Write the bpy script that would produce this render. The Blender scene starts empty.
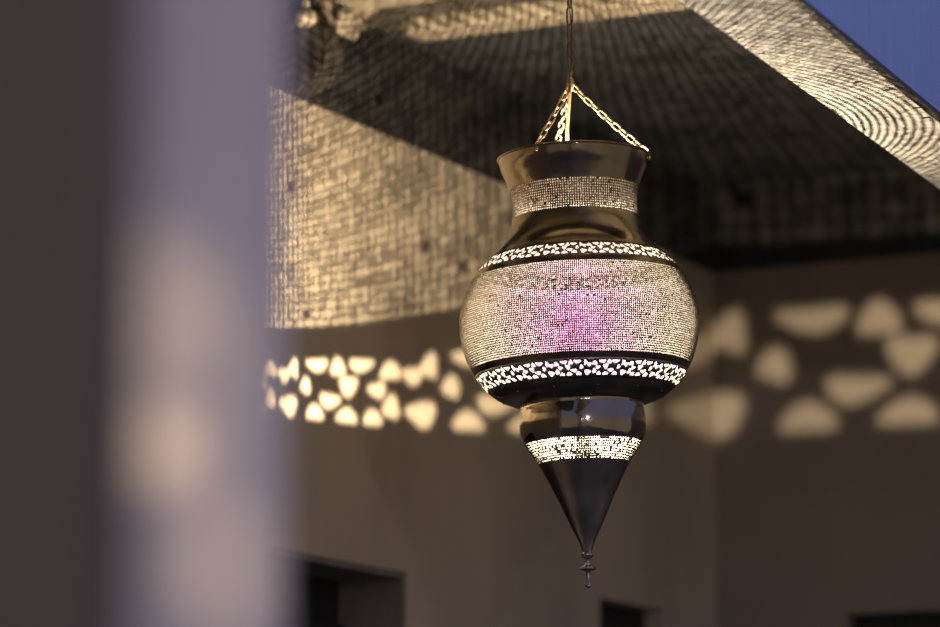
import bpy, bmesh, math, random
import numpy as np
from mathutils import Vector, Matrix, Euler, Quaternion
from mathutils.geometry import delaunay_2d_cdt

random.seed(7); RNG = np.random.default_rng(7)
SC = bpy.context.scene
COL = SC.collection

# ------------------------------------------------------------------ camera
F, CX, CY = 3525.0, 470.0, 313.5
TH, PITCH = math.radians(26.9), math.radians(9.93)
EYE = Vector((0.0, 0.0, 1.6))
FWD = Vector((-math.sin(TH) * math.cos(PITCH), math.cos(TH) * math.cos(PITCH), math.sin(PITCH)))
RIGHT = Vector((math.cos(TH), math.sin(TH), 0.0))
UP = RIGHT.cross(FWD)
FOCUS = 5.9
cd = bpy.data.cameras.new('camera'); cam = bpy.data.objects.new('camera', cd); COL.objects.link(cam)
cam.matrix_world = Matrix.Translation(EYE) @ Matrix((RIGHT, UP, -FWD)).transposed().to_4x4()
cd.sensor_width = 36; cd.lens = F / 940 * 36
cd.clip_start = 0.05
cd.dof.use_dof = True; cd.dof.focus_distance = FOCUS - 0.12; cd.dof.aperture_fstop = 2.3
SC.camera = cam

# ------------------------------------------------------------------ world, lamps, exposure
SC.view_settings.view_transform = 'Standard'; SC.view_settings.look = 'None'
SC.view_settings.exposure = 0.0; SC.view_settings.gamma = 1.0; SC.view_settings.use_curve_mapping = False
w = bpy.data.worlds.new('dusk'); SC.world = w; w.use_nodes = True
bg = w.node_tree.nodes['Background']
bg.inputs[1].default_value = 0.46
_n, _l = w.node_tree.nodes, w.node_tree.links           # dusk: warm town glow low down, blue overhead
_tc = _n.new('ShaderNodeTexCoord'); _sx = _n.new('ShaderNodeSeparateXYZ'); _cr = _n.new('ShaderNodeValToRGB')
_l.new(_tc.outputs['Generated'], _sx.inputs[0]); _l.new(_sx.outputs['Z'], _cr.inputs[0]); _l.new(_cr.outputs[0], bg.inputs[0])
_cr.color_ramp.elements[0].position = 0.0; _cr.color_ramp.elements[0].color = (0.70, 0.58, 0.50, 1)
_cr.color_ramp.elements[1].position = 0.22; _cr.color_ramp.elements[1].color = (0.46, 0.50, 0.90, 1)


def lamp(name, kind, loc, energy, color, radius=0.03, aim=None, spot=None, blend=0.8):
    d = bpy.data.lights.new(name, kind); o = bpy.data.objects.new(name, d); COL.objects.link(o)
    d.energy = energy; d.color = color; d.shadow_soft_size = radius
    o.location = loc
    if aim is not None:
        o.rotation_euler = (Vector(aim) - Vector(loc)).to_track_quat('-Z', 'Y').to_euler()
    if spot:
        d.spot_size = math.radians(spot); d.spot_blend = blend
    return o


def ray(px, py):
    return FWD + RIGHT * ((px - CX) / F) + UP * ((CY - py) / F)


def at(px, py, depth):            # depth along the optical axis
    return EYE + ray(px, py) * depth


def hit(px, py, axis, val):       # where the view ray meets the plane axis = val
    r = ray(px, py)
    return EYE + r * ((val - EYE[axis]) / r[axis])


POST_P = at(205, 313, 2.3)
# lamps added out of view, behind and beside the viewer, to brighten the pillar
lamp('added_fill_lamp', 'POINT', (1.6, -0.6, 2.9), 95, (0.92, 0.88, 1.0), 0.05)
lamp('added_fill_lamp', 'POINT', (0.5, -1.2, 2.6), 10, (1.0, 0.86, 0.68), 0.04)
for (tx, ty, size, en) in ((152, 458, 2.5, 100), (222, 570, 3.6, 55), (138, 310, 4.2, 50), (170, 390, 5.5, 28)):
    lamp('added_patch_spot', 'SPOT', (0.1, 0.35, 1.9), en, (1.0, 0.76, 0.42), 0.01, at(tx, ty, 2.25), size, 1.0)  # added spots that throw the warm patches on the pillar

# ------------------------------------------------------------------ materials


def mat(name, col, rough=0.7, metal=0.0, spec=0.5):
    m = bpy.data.materials.new(name); m.use_nodes = True
    b = m.node_tree.nodes['Principled BSDF']
    b.inputs['Base Color'].default_value = (*col, 1); b.inputs['Roughness'].default_value = rough
    b.inputs['Metallic'].default_value = metal; b.inputs['Specular IOR Level'].default_value = spec
    return m


def mottled(name, c1, c2, scale, rough=0.8, metal=0.0, bump=0.0, bscale=40, stretch=(1, 1, 1), detail=5.0, spec=0.3, lo=0.35, hi=0.65):
    m = mat(name, c1, rough, metal, spec); nt = m.node_tree; N = nt.nodes; L = nt.links
    b = N['Principled BSDF']
    tc = N.new('ShaderNodeTexCoord'); mp = N.new('ShaderNodeMapping'); mp.inputs['Scale'].default_value = stretch
    L.new(tc.outputs['Object'], mp.inputs['Vector'])
    no = N.new('ShaderNodeTexNoise'); no.inputs['Scale'].default_value = scale; no.inputs['Detail'].default_value = detail
    L.new(mp.outputs[0], no.inputs['Vector'])
    cr = N.new('ShaderNodeValToRGB')
    cr.color_ramp.elements[0].position = lo; cr.color_ramp.elements[0].color = (*c1, 1)
    cr.color_ramp.elements[1].position = hi; cr.color_ramp.elements[1].color = (*c2, 1)
    L.new(no.outputs['Fac'], cr.inputs[0]); L.new(cr.outputs[0], b.inputs['Base Color'])
    if bump:
        n2 = N.new('ShaderNodeTexNoise'); n2.inputs['Scale'].default_value = bscale; n2.inputs['Detail'].default_value = 4
        L.new(mp.outputs[0], n2.inputs['Vector'])
        bp = N.new('ShaderNodeBump'); bp.inputs['Strength'].default_value = bump; bp.inputs['Distance'].default_value = 0.004
        L.new(n2.outputs['Fac'], bp.inputs['Height']); L.new(bp.outputs[0], b.inputs['Normal'])
    return m


M = {}
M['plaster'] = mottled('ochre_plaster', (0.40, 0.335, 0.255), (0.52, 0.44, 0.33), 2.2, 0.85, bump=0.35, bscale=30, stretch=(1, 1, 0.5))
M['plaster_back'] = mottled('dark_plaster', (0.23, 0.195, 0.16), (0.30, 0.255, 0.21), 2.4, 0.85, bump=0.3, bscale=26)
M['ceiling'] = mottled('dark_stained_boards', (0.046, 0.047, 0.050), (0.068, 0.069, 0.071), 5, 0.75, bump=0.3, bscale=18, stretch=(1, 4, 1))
M['near_ceiling'] = mottled('lit_ceiling_boards', (0.085, 0.075, 0.063), (0.12, 0.105, 0.086), 4, 0.8, stretch=(1, 4, 1))
M['frieze'] = mottled('dark_frieze_boards', (0.024, 0.023, 0.0225), (0.038, 0.036, 0.034), 5, 0.75, bump=0.3, bscale=14, stretch=(3, 0.7, 3))
M['pale_wood'] = mottled('pale_painted_timber', (0.34, 0.29, 0.215), (0.42, 0.36, 0.27), 6, 0.65, stretch=(1, 5, 1))
M['beam'] = mottled('limewashed_timber', (0.20, 0.195, 0.19), (0.29, 0.28, 0.265), 6, 0.75, stretch=(5, 1, 5), bump=0.25, bscale=35)
M['dark_wood'] = mottled('dark_timber', (0.068, 0.054, 0.044), (0.10, 0.08, 0.064), 5, 0.6, stretch=(4, 4, 0.6), bump=0.2)
M['door'] = mottled('shaded_door_boards', (0.016, 0.0145, 0.0135), (0.026, 0.023, 0.021), 5, 0.6, stretch=(4, 4, 0.6))  # near-black, with the shade of the openings put into the colour
M['bulb_metal'] = mottled('polished_bronze', (0.20, 0.17, 0.14), (0.34, 0.29, 0.22), 10, 0.13, metal=1.0, bump=0.16, bscale=45)
M['inside_neck'] = mat('neck_glow_inside', (0.24, 0.23, 0.22), 0.9, 0.0, 0.1)  # neck inside paled to brighten the glow through its holes
M['inside_rim'] = mat('rim_glow_inside', (0.55, 0.52, 0.49), 0.9, 0.0, 0.1)  # rim inside paled further, glow put into the colour
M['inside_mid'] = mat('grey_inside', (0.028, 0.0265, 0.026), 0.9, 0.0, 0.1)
M['shade_lining'] = mottled('shaded_reveal_lining', (0.17, 0.15, 0.13), (0.22, 0.19, 0.165), 5, 0.7, stretch=(4, 4, 0.6))
M['bracket'] = mottled('dark_carved_wood', (0.030, 0.026, 0.022), (0.055, 0.047, 0.040), 20, 0.7, bump=0.3)
M['trim_dark'] = mat('black_paint', (0.012, 0.011, 0.012), 0.5)
M['blue'] = mottled('blue_painted_plaster', (0.30, 0.42, 0.86), (0.34, 0.46, 0.90), 9, 0.7, stretch=(5, 5, 0.4), bump=0.2)
M['floor'] = mottled('clay_tile_floor', (0.15, 0.125, 0.105), (0.20, 0.17, 0.145), 3, 0.6)
M['whitewash'] = mottled('pale_limewash', (0.53, 0.46, 0.445), (0.60, 0.52, 0.50), 3, 0.8, bump=0.15)
M['bronze'] = mottled('aged_bronze', (0.15, 0.125, 0.09), (0.29, 0.24, 0.17), 14, 0.19, metal=1.0, bump=0.10, bscale=60, lo=0.3, hi=0.7)
M['bronze_dark'] = mottled('blackened_bronze', (0.20, 0.19, 0.18), (0.34, 0.315, 0.285), 14, 0.33, metal=1.0, bump=0.08, bscale=60)
M['inside_pink'] = mat('painted_glow_inside', (0.03, 0.02, 0.03), 0.9, 0.0, 0.1)
M['edge'] = mat('cut_edge', (0.030, 0.027, 0.022), 0.8, 0.0, 0.1)
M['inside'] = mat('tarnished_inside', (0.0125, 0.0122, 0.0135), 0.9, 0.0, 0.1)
M['gold'] = mottled('brass_chain', (0.40, 0.29, 0.17), (0.52, 0.40, 0.25), 60, 0.32, metal=0.9)
M['iron'] = mottled('dark_iron', (0.10, 0.085, 0.07), (0.20, 0.165, 0.13), 60, 0.4, metal=0.9)
M['finial'] = mottled('worn_steel', (0.24, 0.23, 0.215), (0.40, 0.38, 0.35), 60, 0.2, metal=0.9)
M['cord'] = mat('brown_flex', (0.40, 0.26, 0.12), 0.6)

# ------------------------------------------------------------------ helpers


def obj(name, me, m=None, parent=None, smooth=True):
    o = bpy.data.objects.new(name, me); COL.objects.link(o)
    if m is not None:
        for mm in (m if isinstance(m, (list, tuple)) else [m]):
            me.materials.append(mm)
    if smooth:
        me.polygons.foreach_set('use_smooth', [True] * len(me.polygons))
    if parent is not None:
        o.parent = parent
    return o


def pyd(name, v, f):
    me = bpy.data.meshes.new(name); me.from_pydata([tuple(map(float, p)) for p in v], [], [tuple(map(int, q)) for q in f]); me.update()
    return me


def bm_mesh(name, bm):
    me = bpy.data.meshes.new(name); bm.normal_update(); bm.to_mesh(me); bm.free(); return me


def box(bm, lo, hi, bevel=0.0):
    lo, hi = Vector(lo), Vector(hi)
    r = bmesh.ops.create_cube(bm, size=1, matrix=Matrix.Translation((lo + hi) / 2) @ Matrix.Diagonal((*(hi - lo), 1)))
    if bevel:
        es = list({e for v in r['verts'] for e in v.link_edges})
        bmesh.ops.bevel(bm, geom=es, offset=bevel, segments=2, affect='EDGES', profile=0.6)


def boxes(name, m, rects, parent=None, bevel=0.0):
    bm = bmesh.new()
    for lo, hi in rects:
        box(bm, lo, hi, bevel)
    return obj(name, bm_mesh(name, bm), m, parent, smooth=False)


def struct(o):
    o['kind'] = 'structure'; return o


def tag(o, label, cat, group=None):
    o['label'] = label; o['category'] = cat
    if group:
        o['group'] = group
    return o


def lathe(name, prof, m, parent, seg=96, thick=0.0):
    """prof: list of (r, z) from top to bottom"""
    v, f = [], []
    for r, z in prof:
        for i in range(seg):
            a = 2 * math.pi * i / seg
            v.append((r * math.cos(a), r * math.sin(a), z))
    for j in range(len(prof) - 1):
        for i in range(seg):
            k = (i + 1) % seg
            f.append((j * seg + i, (j + 1) * seg + i, (j + 1) * seg + k, j * seg + k))
    o = obj(name, pyd(name, v, f), m, parent)
    if thick:
        s = o.modifiers.new('sheet', 'SOLIDIFY'); s.thickness = thick; s.offset = -1; s.use_rim = False
        s.material_offset = 1; s.material_offset_rim = 2
    return o


def closed_lathe(name, prof, m, parent, seg=32):
    v, f = [], []
    n = len(prof)
    for r, z in prof:
        for i in range(seg):
            a = 2 * math.pi * i / seg
            v.append((max(r, 1e-5) * math.cos(a), max(r, 1e-5) * math.sin(a), z))
    for j in range(n - 1):
        for i in range(seg):
            k = (i + 1) % seg
            f.append((j * seg + i, (j + 1) * seg + i, (j + 1) * seg + k, j * seg + k))
    f.append(tuple(range(seg))[::-1][::-1]); f.append(tuple((n - 1) * seg + i for i in range(seg))[::-1])
    return obj(name, pyd(name, v, f), m, parent)


def tube(name, pts, r, m, parent=None, seg=8):
    pts = [Vector(p) for p in pts]; v, f = [], []
    ref = Vector((0.31, 0.87, 0.21))
    for i, p in enumerate(pts):
        t = (pts[min(i + 1, len(pts) - 1)] - pts[max(i - 1, 0)]).normalized()
        u = t.cross(ref).normalized(); w_ = t.cross(u)
        for k in range(seg):
            a = 2 * math.pi * k / seg
            v.append(p + u * (r * math.cos(a)) + w_ * (r * math.sin(a)))
    for i in range(len(pts) - 1):
        for k in range(seg):
            q = (k + 1) % seg
            f.append((i * seg + k, i * seg + q, (i + 1) * seg + q, (i + 1) * seg + k))
    f.append(tuple(range(seg))[::-1]); f.append(tuple((len(pts) - 1) * seg + k for k in range(seg)))
    return obj(name, pyd(name, v, f), m, parent)


# ------------------------------------------------------------------ the setting
HF = 1.6 + 1.584                      # top of the plaster, foot of the dark frieze
HC = 1.6 + 1.79                       # ceiling height
XW = -3.30                            # face of the left wall
YB = hit(715, 400, 0, XW).y           # corner with the back wall
HL = 1.6 + 1.32                       # underside of the lintel beam


def plan(pa, pb):                     # straight line on the lintel's underside through two sighted points
    a_, b_ = hit(*pa, 2, HL), hit(*pb, 2, HL); k_ = (b_.x - a_.x) / (b_.y - a_.y)
    return lambda y: a_.x + k_ * (y - a_.y)


LI, LO = plan((680, 0), (940, 189)), plan((790, 0), (940, 123))
Y0 = 2.0
XL = min(LO(Y0), LO(YB))
H1 = (hit(300, 552, 0, XW).z + hit(407, 573, 0, XW).z) / 2; H2 = hit(632, 604, 0, XW).z; H3 = hit(890, 612, 1, YB).z
d1y1 = hit(407, 573, 0, XW).y; d1y0 = d1y1 - 1.15
d2y0 = hit(600, 605, 0, XW).y; d2y1 = hit(664, 605, 0, XW).y
d3x0 = hit(845, 612, 1, YB).x; d3x1 = d3x0 + 1.0
TW = 0.30
struct(boxes('wall_left', M['plaster'], [
    ((XW - TW, Y0, 0), (XW, d1y0, HF)), ((XW - TW, d1y0, H1), (XW, d1y1, HF)), ((XW - TW, d1y1, 0), (XW, d2y0, HF)),
    ((XW - TW, d2y0, H2), (XW, d2y1, HF)), ((XW - TW, d2y1, 0), (XW, YB + TW, HF))]))
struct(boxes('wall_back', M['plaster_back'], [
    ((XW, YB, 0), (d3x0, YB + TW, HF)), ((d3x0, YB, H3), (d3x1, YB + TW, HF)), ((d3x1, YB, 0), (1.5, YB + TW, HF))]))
struct(boxes('trim_2', M['frieze'], [((XW - TW, Y0, HF), (XW + 0.012, YB + TW, HC))]))
struct(boxes('trim_3', M['frieze'], [((XW + 0.012, YB - 0.012, HF), (LO(YB), YB + TW, HC))]))
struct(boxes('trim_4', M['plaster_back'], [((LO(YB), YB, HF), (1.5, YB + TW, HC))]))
struct(boxes('floor', M['floor'], [((XW - 1.5, -2.5, -0.1), (3.0, YB + 1.5, 0))]))


def door(n, lo, hi, horiz):
    """a dark door leaf of boards recessed in its opening"""
    o = struct(boxes('door_%d' % n, M['door'], [(lo, hi)]))
    bm = bmesh.new()
    if horiz:
        W = hi[0] - lo[0]
        for i in range(5):
            box(bm, (lo[0] + W * i / 5 + .008, lo[1] - .015, .12), (lo[0] + W * (i + 1) / 5 - .008, lo[1], hi[2] - .10), .004)
    else:
        W = hi[1] - lo[1]
        for i in range(5):
            box(bm, (hi[0], lo[1] + W * i / 5 + .008, .12), (hi[0] + .015, lo[1] + W * (i + 1) / 5 - .008, hi[2] - .10), .004)
    obj('door_panel', bm_mesh('door_panel', bm), M['door'], o, smooth=False)


door(1, (XW - TW, d1y0, 0), (XW - 0.15, d1y1, H1), False)
door(2, (XW - TW, d2y0, 0), (XW - 0.05, d2y1, H2), False)
door(3, (d3x0, YB + 0.05, 0), (d3x1, YB + TW, H3), True)

struct(boxes('added_reveal_lining', M['shade_lining'], [((XW - 0.15, d1y1 - 0.012, 0), (XW - 0.004, d1y1, H1)), ((XW - 0.15, d1y0, H1 - 0.012), (XW - 0.004, d1y1 - 0.012, H1)),
                                    ((XW - 0.15, d1y0, 0), (XW - 0.004, d1y0 + 0.012, H1 - 0.012))]))  # lining added to darken the reveal, its shade put into the colour
# ceiling: near bay coloured paler as if lit, dark boards beyond the batten
yb = hit(545, 22, 2, HC - 0.02).y
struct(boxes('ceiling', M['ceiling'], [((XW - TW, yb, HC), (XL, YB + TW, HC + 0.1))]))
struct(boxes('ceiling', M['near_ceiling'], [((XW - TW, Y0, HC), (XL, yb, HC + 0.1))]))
# lintel over the open side


def run(name, m, f0, f1, z0, z1):
    v = [(f(y), y, z) for z in (z0, z1) for y in (Y0, YB) for f in (f0, f1)]
    f = [(0, 2, 3, 1), (4, 5, 7, 6), (0, 1, 5, 4), (2, 6, 7, 3), (0, 4, 6, 2), (1, 3, 7, 5)]
    return struct(obj(name, pyd(name, v, f), m, smooth=False))


run('beam', M['beam'], LI, LO, HL, HC + 0.1)
run('trim_1', M['trim_dark'], LO, lambda y: LO(y) + 0.013, HL - 0.001, HL + 0.007)
run('wall_right', M['blue'], LO, lambda y: LO(y) + 0.008, HL + 0.007, HC + 1.2)

# two pale battens across the ceiling
xb = max(hit(412, 33, 2, HC - 0.02).x, XW + 0.012)
yb2 = hit(380, 4, 2, HC - 0.02).y
xb2 = max(hit(360, 7, 2, HC - 0.02).x, XW + 0.012)
b1 = boxes('ceiling_batten', M['pale_wood'], [((xb, yb - 0.085, HC - 0.03), (LI(yb) + .005, yb, HC))], bevel=0.004)
tag(b1, 'long pale timber batten across the ceiling behind the chain', 'batten', 'pale ceiling battens')
b2 = boxes('ceiling_batten', M['pale_wood'], [((xb2, yb2 - 0.085, HC - 0.03), (LI(yb2) + .005, yb2, HC))], bevel=0.004)
tag(b2, 'pale timber batten at top edge of photo above the scroll corbel', 'batten', 'pale ceiling battens')

# carved corbel hanging at the left end of the near batten
pc = hit(332, 14, 0, XW + 0.012)
root = bpy.data.objects.new('scroll_corbel', None); COL.objects.link(root); root.location = (XW + 0.012, pc.y, HC)
tag(root, 'pale carved scroll corbel on dark frieze under the end of a batten', 'corbel')
# scroll in the X-Z plane, extruded along Y
outline = [(0.0, 0.0), (0.085, 0.0), (0.085, -0.012), (0.062, -0.018), (0.060, -0.034), (0.046, -0.042), (0.042, -0.058), (0.034, -0.064), (0.020, -0.054), (0.0, -0.05)]


def extrude(name, pts, y0, y1, m, parent):
    n = len(pts)
    v = [(x, y0, z) for x, z in pts] + [(x, y1, z) for x, z in pts]
    f = [tuple(range(n)), tuple(range(2 * n - 1, n - 1, -1))] + [(i, i + n, (i + 1) % n + n, (i + 1) % n) for i in range(n)]
    me = pyd(name, v, f); bm = bmesh.new(); bm.from_mesh(me); bmesh.ops.recalc_face_normals(bm, faces=bm.faces); bm.to_mesh(me); bm.free()
    return obj(name, me, m, parent, smooth=False)


extrude('scroll', outline, -0.05, 0.03, M['pale_wood'], root)
bm = bmesh.new()
bmesh.ops.create_cone(bm, cap_ends=True, segments=24, radius1=0.016, radius2=0.016, depth=0.088, matrix=Matrix.Translation((0.048, -0.01, -0.030)) @ Matrix.Rotation(math.pi / 2, 4, 'X'))
obj('volute', bm_mesh('volute', bm), M['pale_wood'], root)
pc = hit(304, 44, 0, XW + 0.012)
root = bpy.data.objects.new('carved_bracket', None); COL.objects.link(root); root.location = (XW + 0.012, pc.y, pc.z)
tag(root, 'dark rounded carved bracket with pale knob on frieze, left of the scroll corbel', 'bracket')
extrude('bracket_block', [(0.0, 0.045), (0.035, 0.045), (0.062, 0.02), (0.072, -0.02), (0.066, -0.055), (0.04, -0.085), (0.0, -0.10)], -0.04, 0.03, M['bracket'], root)
bm = bmesh.new()
bmesh.ops.create_uvsphere(bm, u_segments=20, v_segments=12, radius=0.022, matrix=Matrix.Translation((0.034, -0.055, 0.035)) @ Matrix.Diagonal((1.15, 1.0, 0.8, 1)))
bmesh.ops.create_uvsphere(bm, u_segments=14, v_segments=10, radius=0.010, matrix=Matrix.Translation((0.032, -0.055, 0.058)) @ Matrix.Diagonal((1.0, 1.0, 1.7, 1)))
obj('knob', bm_mesh('knob', bm), M['pale_wood'], root)

# ------------------------------------------------------------------ the near things, far out of focus
bm = bmesh.new()
prof = [(0.112, 0.0), (0.112, 0.10), (0.095, 0.14), (0.08, 0.18), (0.078, 3.6)]
col_root = closed_lathe('pillar', prof[::-1], M['whitewash'], None, 48)
edge = at(286, 313, 2.3); c = edge - RIGHT * 0.078
col_root.location = (c.x, c.y, 0)
tag(col_root, 'pale lavender plastered pillar, blurred, at the left of the photo', 'pillar')
e = at(133, 313, 1.6); wdt = 0.34
jr = boxes('timber_post', M['dark_wood'], [((-wdt, -0.05, 0), (0, 0.05, 3.4))], bevel=0.008)
jr.location = (e.x, e.y, 0); jr.rotation_euler = (0, 0, TH)
tag(jr, 'dark blurred timber post at the far left edge before the pillar', 'post')

# ------------------------------------------------------------------ the lantern
K = FOCUS / F
ORG = at(579, 318, FOCUS)
lan = bpy.data.objects.new('hanging_lantern', None); COL.objects.link(lan)
TILT = Quaternion(Vector((FWD.x, FWD.y, 0)).normalized(), -math.radians(1.7)).to_matrix().to_4x4()
LM = Matrix.Translation(ORG) @ TILT
lan.matrix_world = LM
tag(lan, 'large pierced bronze lantern with pink glow hanging on a chain', 'lantern')


def Z(y):
    return (318 - y) * K / 0.985


def spline(pts):
    P = np.array(pts, float); y, r = P[:, 0], P[:, 1]
    h = np.diff(y); d = np.diff(r) / h; t = np.zeros(len(y)); t[0], t[-1] = d[0], d[-1]
    t[1:-1] = (d[:-1] * h[1:] + d[1:] * h[:-1]) / (h[:-1] + h[1:])

    def ev(yy):
        i = int(np.clip(np.searchsorted(y, yy) - 1, 0, len(h) - 1)); s = (yy - y[i]) / h[i]
        return ((2 * s**3 - 3 * s**2 + 1) * r[i] + (s**3 - 2 * s**2 + s) * h[i] * t[i] + (-2 * s**3 + 3 * s**2) * r[i + 1] + (s**3 - s**2) * h[i] * t[i + 1])
    return ev


body = spline([(157, 76), (165, 74.2), (177, 69.5), (190, 65), (203, 62.7), (218, 63.6), (232, 67.5), (244, 73.5), (251, 79.5), (258, 88), (266, 97), (275, 104),
               (290, 112), (305, 117.6), (318, 120), (333, 119.6), (345, 117.5), (358, 113.7), (371, 107.5), (382, 100), (391, 91.5), (399, 79), (405, 62)])
low = spline([(402, 63), (406, 61.5), (412, 62), (420, 62.8), (430, 62.6), (437, 61.2), (443, 58.5), (450, 54), (457, 49), (464, 44.6), (478, 37), (492, 30), (520, 17.2), (543, 6.6), (549, 4.6)])
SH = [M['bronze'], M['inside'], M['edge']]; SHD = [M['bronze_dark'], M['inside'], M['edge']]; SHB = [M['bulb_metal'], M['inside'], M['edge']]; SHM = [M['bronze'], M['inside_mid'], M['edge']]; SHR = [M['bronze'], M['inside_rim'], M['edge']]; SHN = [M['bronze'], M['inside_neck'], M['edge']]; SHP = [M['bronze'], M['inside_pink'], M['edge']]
THK = 0.0007


BACK = TILT.to_3x3().inverted() @ Vector((FWD.x, FWD.y, 0)).normalized()
# pink glow painted as a magenta patch on the inner back, grey elsewhere
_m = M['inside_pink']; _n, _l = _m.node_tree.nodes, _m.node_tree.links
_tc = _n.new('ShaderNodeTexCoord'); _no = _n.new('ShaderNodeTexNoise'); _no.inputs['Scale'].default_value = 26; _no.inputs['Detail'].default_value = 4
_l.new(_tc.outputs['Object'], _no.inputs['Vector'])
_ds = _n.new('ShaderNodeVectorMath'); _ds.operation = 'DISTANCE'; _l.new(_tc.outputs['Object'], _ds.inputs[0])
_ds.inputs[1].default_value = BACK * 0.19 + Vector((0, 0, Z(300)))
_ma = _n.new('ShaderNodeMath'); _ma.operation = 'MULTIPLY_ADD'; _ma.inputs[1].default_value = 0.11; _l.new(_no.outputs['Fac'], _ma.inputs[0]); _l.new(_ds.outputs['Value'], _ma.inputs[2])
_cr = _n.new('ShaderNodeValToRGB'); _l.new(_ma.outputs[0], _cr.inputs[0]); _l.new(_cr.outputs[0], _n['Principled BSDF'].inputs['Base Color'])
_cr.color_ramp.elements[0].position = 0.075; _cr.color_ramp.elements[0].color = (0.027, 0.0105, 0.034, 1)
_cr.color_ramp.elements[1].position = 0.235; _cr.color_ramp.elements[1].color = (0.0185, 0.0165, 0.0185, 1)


def plain(name, fn, y0, y1, n, mats=SH):
    return lathe(name, [(fn(y) * K, Z(y)) for y in np.linspace(y0, y1, n)], mats, lan, 128, THK)


def pierced(name, fn, y0, y1, cols, rows, hole=0.34, miss=0.05, streak=0.0, mats=SH):
    """a band of sheet metal with a real punched hole in nearly every cell"""
    ys = np.linspace(y0, y1, rows + 1)

    def P(u, t):
        y = y0 + (y1 - y0) * t / rows; r = fn(y) * K; a = 2 * math.pi * u / cols
        return (r * math.cos(a), r * math.sin(a), Z(y))
    v = [P(i, j) for j in range(rows + 1) for i in range(cols)]; f = []
    oa = [math.radians(a) for a in (247.5, 292.5, 337.5, 22.5, 67.5, 112.5, 157.5, 202.5)]
    gap = np.zeros((rows, cols), bool)
    for _ in range(int(streak * cols)):
        i = RNG.integers(cols); j = RNG.integers(rows); L = RNG.integers(1, 4)
        gap[j:j + L, i] = True
    # hand-punched rows: each row waves and its holes grow and shrink along the way
    aa = np.arange(cols) * 2 * math.pi / cols
    wav = np.array([sum(RNG.uniform(.3, 1) * np.sin(fq * aa + RNG.uniform(0, 6.3)) for fq in (5, 9, 14, 23)) for _ in range(rows)])
    for j in range(rows):
        for i in range(cols):
            k = (i + 1) % cols
            c = (j * cols + i, j * cols + k, (j + 1) * cols + k, (j + 1) * cols + i)   # t low = top
            if gap[j, i] or RNG.random() < miss:
                f.append((c[0], c[3], c[2], c[1])); continue
            b = len(v); h = min(hole * RNG.uniform(0.80, 1.18), .43); hv = min(h * (1 + .13 * wav[j, i]), .46)
            cu, ct = i + 0.5 + RNG.uniform(-.09, .09), j + 0.5 + RNG.uniform(-.06, .06) * (hv < .4)
            for a in oa:
                v.append(P(cu + .84 * h * math.cos(a), ct + hv * math.sin(a)))
            for s in range(4):
                a0, a1 = c[s], c[(s + 1) % 4]
                f.append((a0, b + 2 * s, b + 2 * s + 1, a1))
                f.append((a0, b + (2 * s - 1) % 8, b + 2 * s))
    o = obj(name, pyd(name, v, f), mats, lan)
    s = o.modifiers.new('sheet', 'SOLIDIFY'); s.thickness = THK; s.offset = -1; s.material_offset = 1; s.material_offset_rim = 2
    return o


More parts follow.
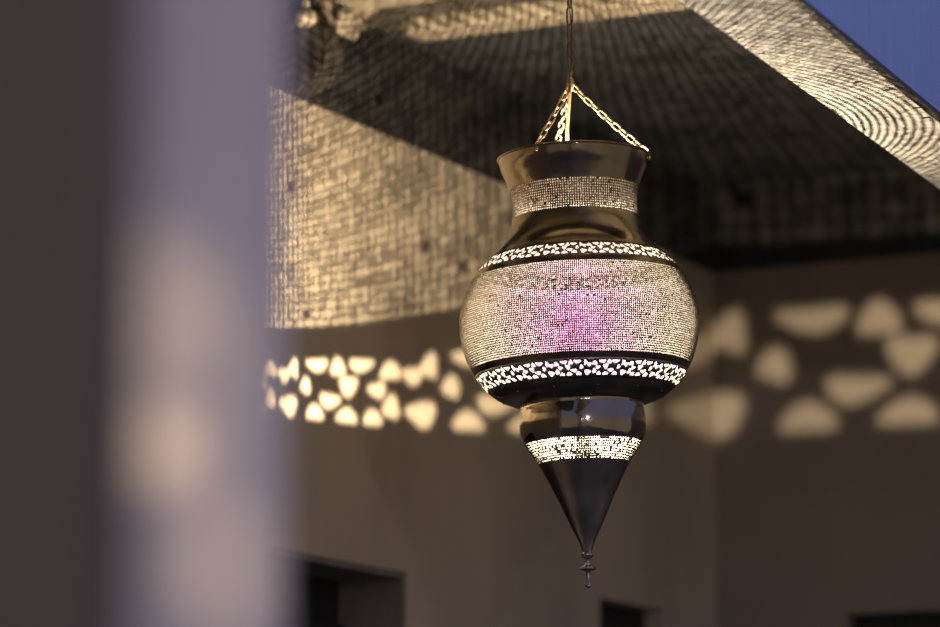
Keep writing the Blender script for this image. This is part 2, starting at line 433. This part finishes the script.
def fretwork(name, fn, y0, y1, reps, mats=SH, flip=False):
    """a band of sheet metal with cut-out petals, cut with a constrained triangulation and repeated around"""
    H = y1 - y0; rm = fn((y0 + y1) / 2); W = 2 * math.pi * rm / reps
    polys = []

    # cut-outs of one repeat: centre (u, v), half width, half height in px, turn in degrees
    for u, vv, hw, hh, turn in ((a_, b_, c_ * 1.1, d_ * .84, e_) for a_, b_, c_, d_, e_ in ((.045, .22, 2.0, 3.2, 20), (.145, .33, 2.3, 2.4, 180), (.285, .26, 2.6, 2.6, 0), (.375, .50, 2.3, 2.2, 160), (.49, .17, 3.4, 2.0, 190), (.585, .45, 2.5, 3.0, 185),
                               (.665, .19, 2.2, 2.8, 0), (.835, .16, 3.6, 2.1, 175), (.945, .47, 2.0, 2.6, 20), (.10, .76, 3.2, 3.0, 45), (.285, .70, 2.0, 3.0, 10), (.41, .84, 2.4, 2.1, 0),
                               (.60, .84, 3.0, 2.0, 5), (.735, .66, 3.2, 2.1, 195), (.86, .83, 2.8, 2.2, 0))):
        pts = []
        for ang, rr in ((90, 1.05), (55, .85), (-15, 1.0), (-45, 1.1), (-135, 1.1), (-165, 1.0), (125, .85)):
            a = math.radians(ang + turn)
            pts.append((u * W + hw * rr * math.cos(a), H * (.06 + .88 * vv) - hh * rr * math.sin(a)))
        polys.append(pts)
    polys = [[(min(max(x, .5), W - .5), min(max(y, .5), H - .5)) for x, y in pl] for pl in polys]
    vs, es, fs = [], [], []

    def add(pt):
        vs.append(Vector(pt)); return len(vs) - 1
    nx, ny = 8, 6
    bx = [add((W * i / nx, 0)) for i in range(nx)] + [add((W, H * j / ny)) for j in range(ny)] + [add((W * (nx - i) / nx, H)) for i in range(nx)] + [add((0, H * (ny - j) / ny)) for j in range(ny)]
    es += [(bx[i], bx[(i + 1) % len(bx)]) for i in range(len(bx))]
    for i in range(1, nx):
        for j in range(1, ny):
            add((W * i / nx, H * j / ny))
    for pl in polys:
        ids = [add(q_) for q_ in pl]
        es += [(ids[i], ids[(i + 1) % len(ids)]) for i in range(len(ids))]
    ov, oe, of, *_ = delaunay_2d_cdt(vs, es, fs, 0, 1e-4)

    def inside(x, y, pl):
        c_ = False; n = len(pl)
        for i in range(n):
            x1, y1_ = pl[i]; x2, y2 = pl[i - 1]
            if (y1_ > y) != (y2 > y) and x < (x2 - x1) * (y - y1_) / (y2 - y1_) + x1:
                c_ = not c_
        return c_
    keep = []
    for t in of:
        gx = sum(ov[i].x for i in t) / 3; gy = sum(ov[i].y for i in t) / 3
        if not any(inside(gx, gy, pl) for pl in polys):
            keep.append(t)
    v, f = [], []
    for rep in range(reps):
        b = len(v); jx = 0
        for q_ in ov:
            y = y0 + q_.y; a = 2 * math.pi * (rep + q_.x / W) / reps; r = fn(y) * K
            v.append((r * math.cos(a), r * math.sin(a), Z(y)))
        f += [(b + t[0], b + t[2], b + t[1]) for t in keep]
    me = pyd(name, v, f)
    bm = bmesh.new(); bm.from_mesh(me); bmesh.ops.remove_doubles(bm, verts=bm.verts, dist=2e-6)
    bm.normal_update()
    for fc in bm.faces:                                  # outward normals
        cc = fc.calc_center_median()
        if fc.normal.x * cc.x + fc.normal.y * cc.y < 0:
            fc.normal_flip()
    bm.to_mesh(me); bm.free()
    o = obj(name, me, mats, lan)
    s = o.modifiers.new('sheet', 'SOLIDIFY'); s.thickness = THK; s.offset = -1; s.material_offset = 1; s.material_offset_rim = 2
    return o


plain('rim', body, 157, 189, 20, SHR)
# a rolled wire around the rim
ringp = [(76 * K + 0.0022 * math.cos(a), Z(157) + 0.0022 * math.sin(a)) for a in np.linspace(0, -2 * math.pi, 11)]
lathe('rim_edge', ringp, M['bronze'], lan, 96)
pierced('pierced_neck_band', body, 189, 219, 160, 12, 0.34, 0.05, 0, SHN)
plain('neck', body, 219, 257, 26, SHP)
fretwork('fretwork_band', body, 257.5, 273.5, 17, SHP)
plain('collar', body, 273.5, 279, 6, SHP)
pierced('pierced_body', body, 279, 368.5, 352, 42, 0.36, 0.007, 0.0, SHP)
plain('collar', body, 368.5, 374, 6)
fretwork('fretwork_band', body, 374, 391.5, 17, SHD)
plain('bowl', body, 391.5, 405, 12, SHD)
plain('lower_bulb', low, 402.5, 443, 24, SHB)
pierced('pierced_lower_band', low, 443, 463, 156, 9, 0.34, 0.15, 0.1, SHD)
plain('cone', low, 463, 549, 30, SHD)
fin = [(4.6, 548), (3.2, 549), (5.4, 550), (6.2, 552), (5.2, 554.5), (2.4, 556), (2.2, 560), (3.2, 562.5), (7.6, 564.5), (8.2, 565.5), (7.0, 567), (2.6, 568), (1.9, 570), (1.9, 580), (3.0, 581.5), (3.1, 583), (1.6, 584.5)]
closed_lathe('finial', [(r * K, Z(y)) for r, y in fin], M['finial'], lan, 32)
# rivets around the lower bulb and under the bowl
bm = bmesh.new(); bmesh.ops.create_uvsphere(bm, u_segments=10, v_segments=8, radius=1.1 * K); rme = bm_mesh('rivet', bm)
rme.materials.append(M['iron'])
for k in range(12):
    a = 2 * math.pi * (k + .2) / 12; o = bpy.data.objects.new('rivet', rme); COL.objects.link(o); o.parent = lan
    o.location = (body(397) * K * math.cos(a), body(397) * K * math.sin(a), Z(397))
# lamp holder standing in the lower bulb, with the bare filament above it
YL = 399
closed_lathe('lamp_holder', [(r * K, Z(y)) for r, y in ((2, YL + 3), (4, YL + 6), (5, YL + 14), (7, YL + 16), (7, YL + 45), (12, YL + 70), (28, YL + 91))], M['iron'], lan, 24)


def inner_lamp(name, loc, energy, color, radius):
    d = bpy.data.lights.new(name, 'POINT'); o = bpy.data.objects.new(name, d); COL.objects.link(o)
    d.energy = energy; d.color = color; d.shadow_soft_size = radius; o.parent = lan; o.location = loc
    return o


inner_lamp('filament', (0, 0, Z(YL)), 320, (1.0, 0.80, 0.545), 0.0016)
# chains


def link_mesh(L, Wd, r, m):
    """one stadium-shaped chain link, long axis Z"""
    path = []
    s = (L - Wd) / 2; R = Wd / 2 - r
    for k in range(9):
        a = math.pi * k / 8; path.append((R * math.cos(a), 0, s + R * math.sin(a)))
    for k in range(9):
        a = math.pi + math.pi * k / 8; path.append((R * math.cos(a), 0, -s + R * math.sin(a)))
    n = len(path); v, f = [], []; sg = 8
    for i in range(n):
        p_ = Vector(path[i]); t = (Vector(path[(i + 1) % n]) - Vector(path[i - 1])).normalized(); u = Vector((0, 1, 0)); w_ = t.cross(u)
        for k in range(sg):
            a = 2 * math.pi * k / sg; v.append(p_ + u * (r * math.cos(a)) + w_ * (r * math.sin(a)))
    for i in range(n):
        for k in range(sg):
            q_ = (k + 1) % sg; j = (i + 1) % n
            f.append((i * sg + k, i * sg + q_, j * sg + q_, j * sg + k))
    me = pyd('link', v, f); me.materials.append(m)
    me.polygons.foreach_set('use_smooth', [True] * len(me.polygons))
    return me


def chain(parent, A, B, me, pitch, sag=0.0, jit=0.15, twist0=0.0):
    A, B = Vector(A), Vector(B); n = max(2, round((B - A).length / pitch))
    for i in range(n):
        t0, t1 = i / n, (i + 1) / n
        P0 = A.lerp(B, t0) - Vector((0, 0, 4 * sag * t0 * (1 - t0))); P1 = A.lerp(B, t1) - Vector((0, 0, 4 * sag * t1 * (1 - t1)))
        o = bpy.data.objects.new('link', me); COL.objects.link(o); o.parent = parent
        q_ = (P1 - P0).to_track_quat('Z', 'Y') @ Quaternion((0, 0, 1), twist0 + (math.pi / 2) * (i % 2) + random.uniform(-jit, jit))
        o.rotation_mode = 'QUATERNION'; o.rotation_quaternion = q_; o.location = (P0 + P1) / 2


gold = link_mesh(0.0205, 0.0125, 0.0017, M['gold'])
iron = link_mesh(0.034, 0.0135, 0.0016, M['iron'])
inv = LM.inverted()
apex_w = at(570.5, 84, FOCUS)
apex = inv @ apex_w
lr = TILT.to_3x3().inverted() @ RIGHT; lb = BACK


def rim_pt(az):
    d = lr * math.cos(az) + lb * math.sin(az); d = Vector((d.x, d.y, 0)).normalized()
    return d * (75.0 * K) + Vector((0, 0, Z(157)))


for az, tw, sag in ((math.radians(-6), 0.6, 0.004), (math.radians(240), 0.2, 0.003), (math.radians(106), 0.9, 0.0)):
    ch = bpy.data.objects.new('chain', None); COL.objects.link(ch); ch.parent = lan
    ch.location = rim_pt(az)
    chain(ch, Vector((0, 0, 0.004)), apex - rim_pt(az), gold, 0.0160, sag, 0.2, tw)
    d = Vector((rim_pt(az).x, rim_pt(az).y, 0)).normalized()
    ey = closed_lathe('eyelet', [(0.0005, 0.0), (0.0025, -0.001), (0.0032, -0.004), (0.0025, -0.007), (0.0005, -0.008)], M['gold'], lan, 12)
    ey.location = rim_pt(az) + d * 0.002 + Vector((0, 0, -0.002))
# flex that runs down beside the chain into the neck
inner_end = Vector((0, 0, Z(175))) - lr * 0.012 - lb * 0.02
tube('flex_cord', [apex + Vector((0, 0, 0.02)), apex + lr * -0.002 - lb * .004 + Vector((0, 0, -0.015)), apex.lerp(inner_end, .5) - lb * .004 - lr * .003, inner_end], 0.0030, M['cord'], lan)
closed_lathe('hook_ring', [(0.002, 0.012), (0.0055, 0.009), (0.0065, 0.0), (0.005, -0.007), (0.002, -0.010)], M['gold'], lan, 16).location = apex

# suspension chain up to the ceiling
top = at(568.3, -20, FOCUS); top.z = HC - 0.03
tvec = (top - apex_w)
sc_ = bpy.data.objects.new('suspension_chain', None); COL.objects.link(sc_); sc_.location = top
tag(sc_, 'thin dark iron chain holding the lantern below the ceiling', 'chain')
chain(sc_, Vector((0, 0, 0)), apex_w + Vector((0, 0, 0.012)) - top, iron, 0.029, 0, 0.25, 0.5)
m4 = [Vector((0.004 * math.sin(9 * t), 0.003 * math.cos(7 * t), 0)) + (apex_w + Vector((0, 0, 0.02)) - top) * t for t in np.linspace(0, 1, 24)]
tube('flex_cord', m4, 0.0009, M['iron'], sc_)
hk = tube('ceiling_hook', [(0, 0, 0.031), (0, 0, 0.012), (0.010, 0, 0.004), (0.011, 0, -0.007), (0.003, 0, -0.013), (-0.007, 0, -0.010)], 0.0026, M['iron'])
hk.location = top
tag(hk, 'small dark iron hook in the ceiling above the suspension chain', 'hook')
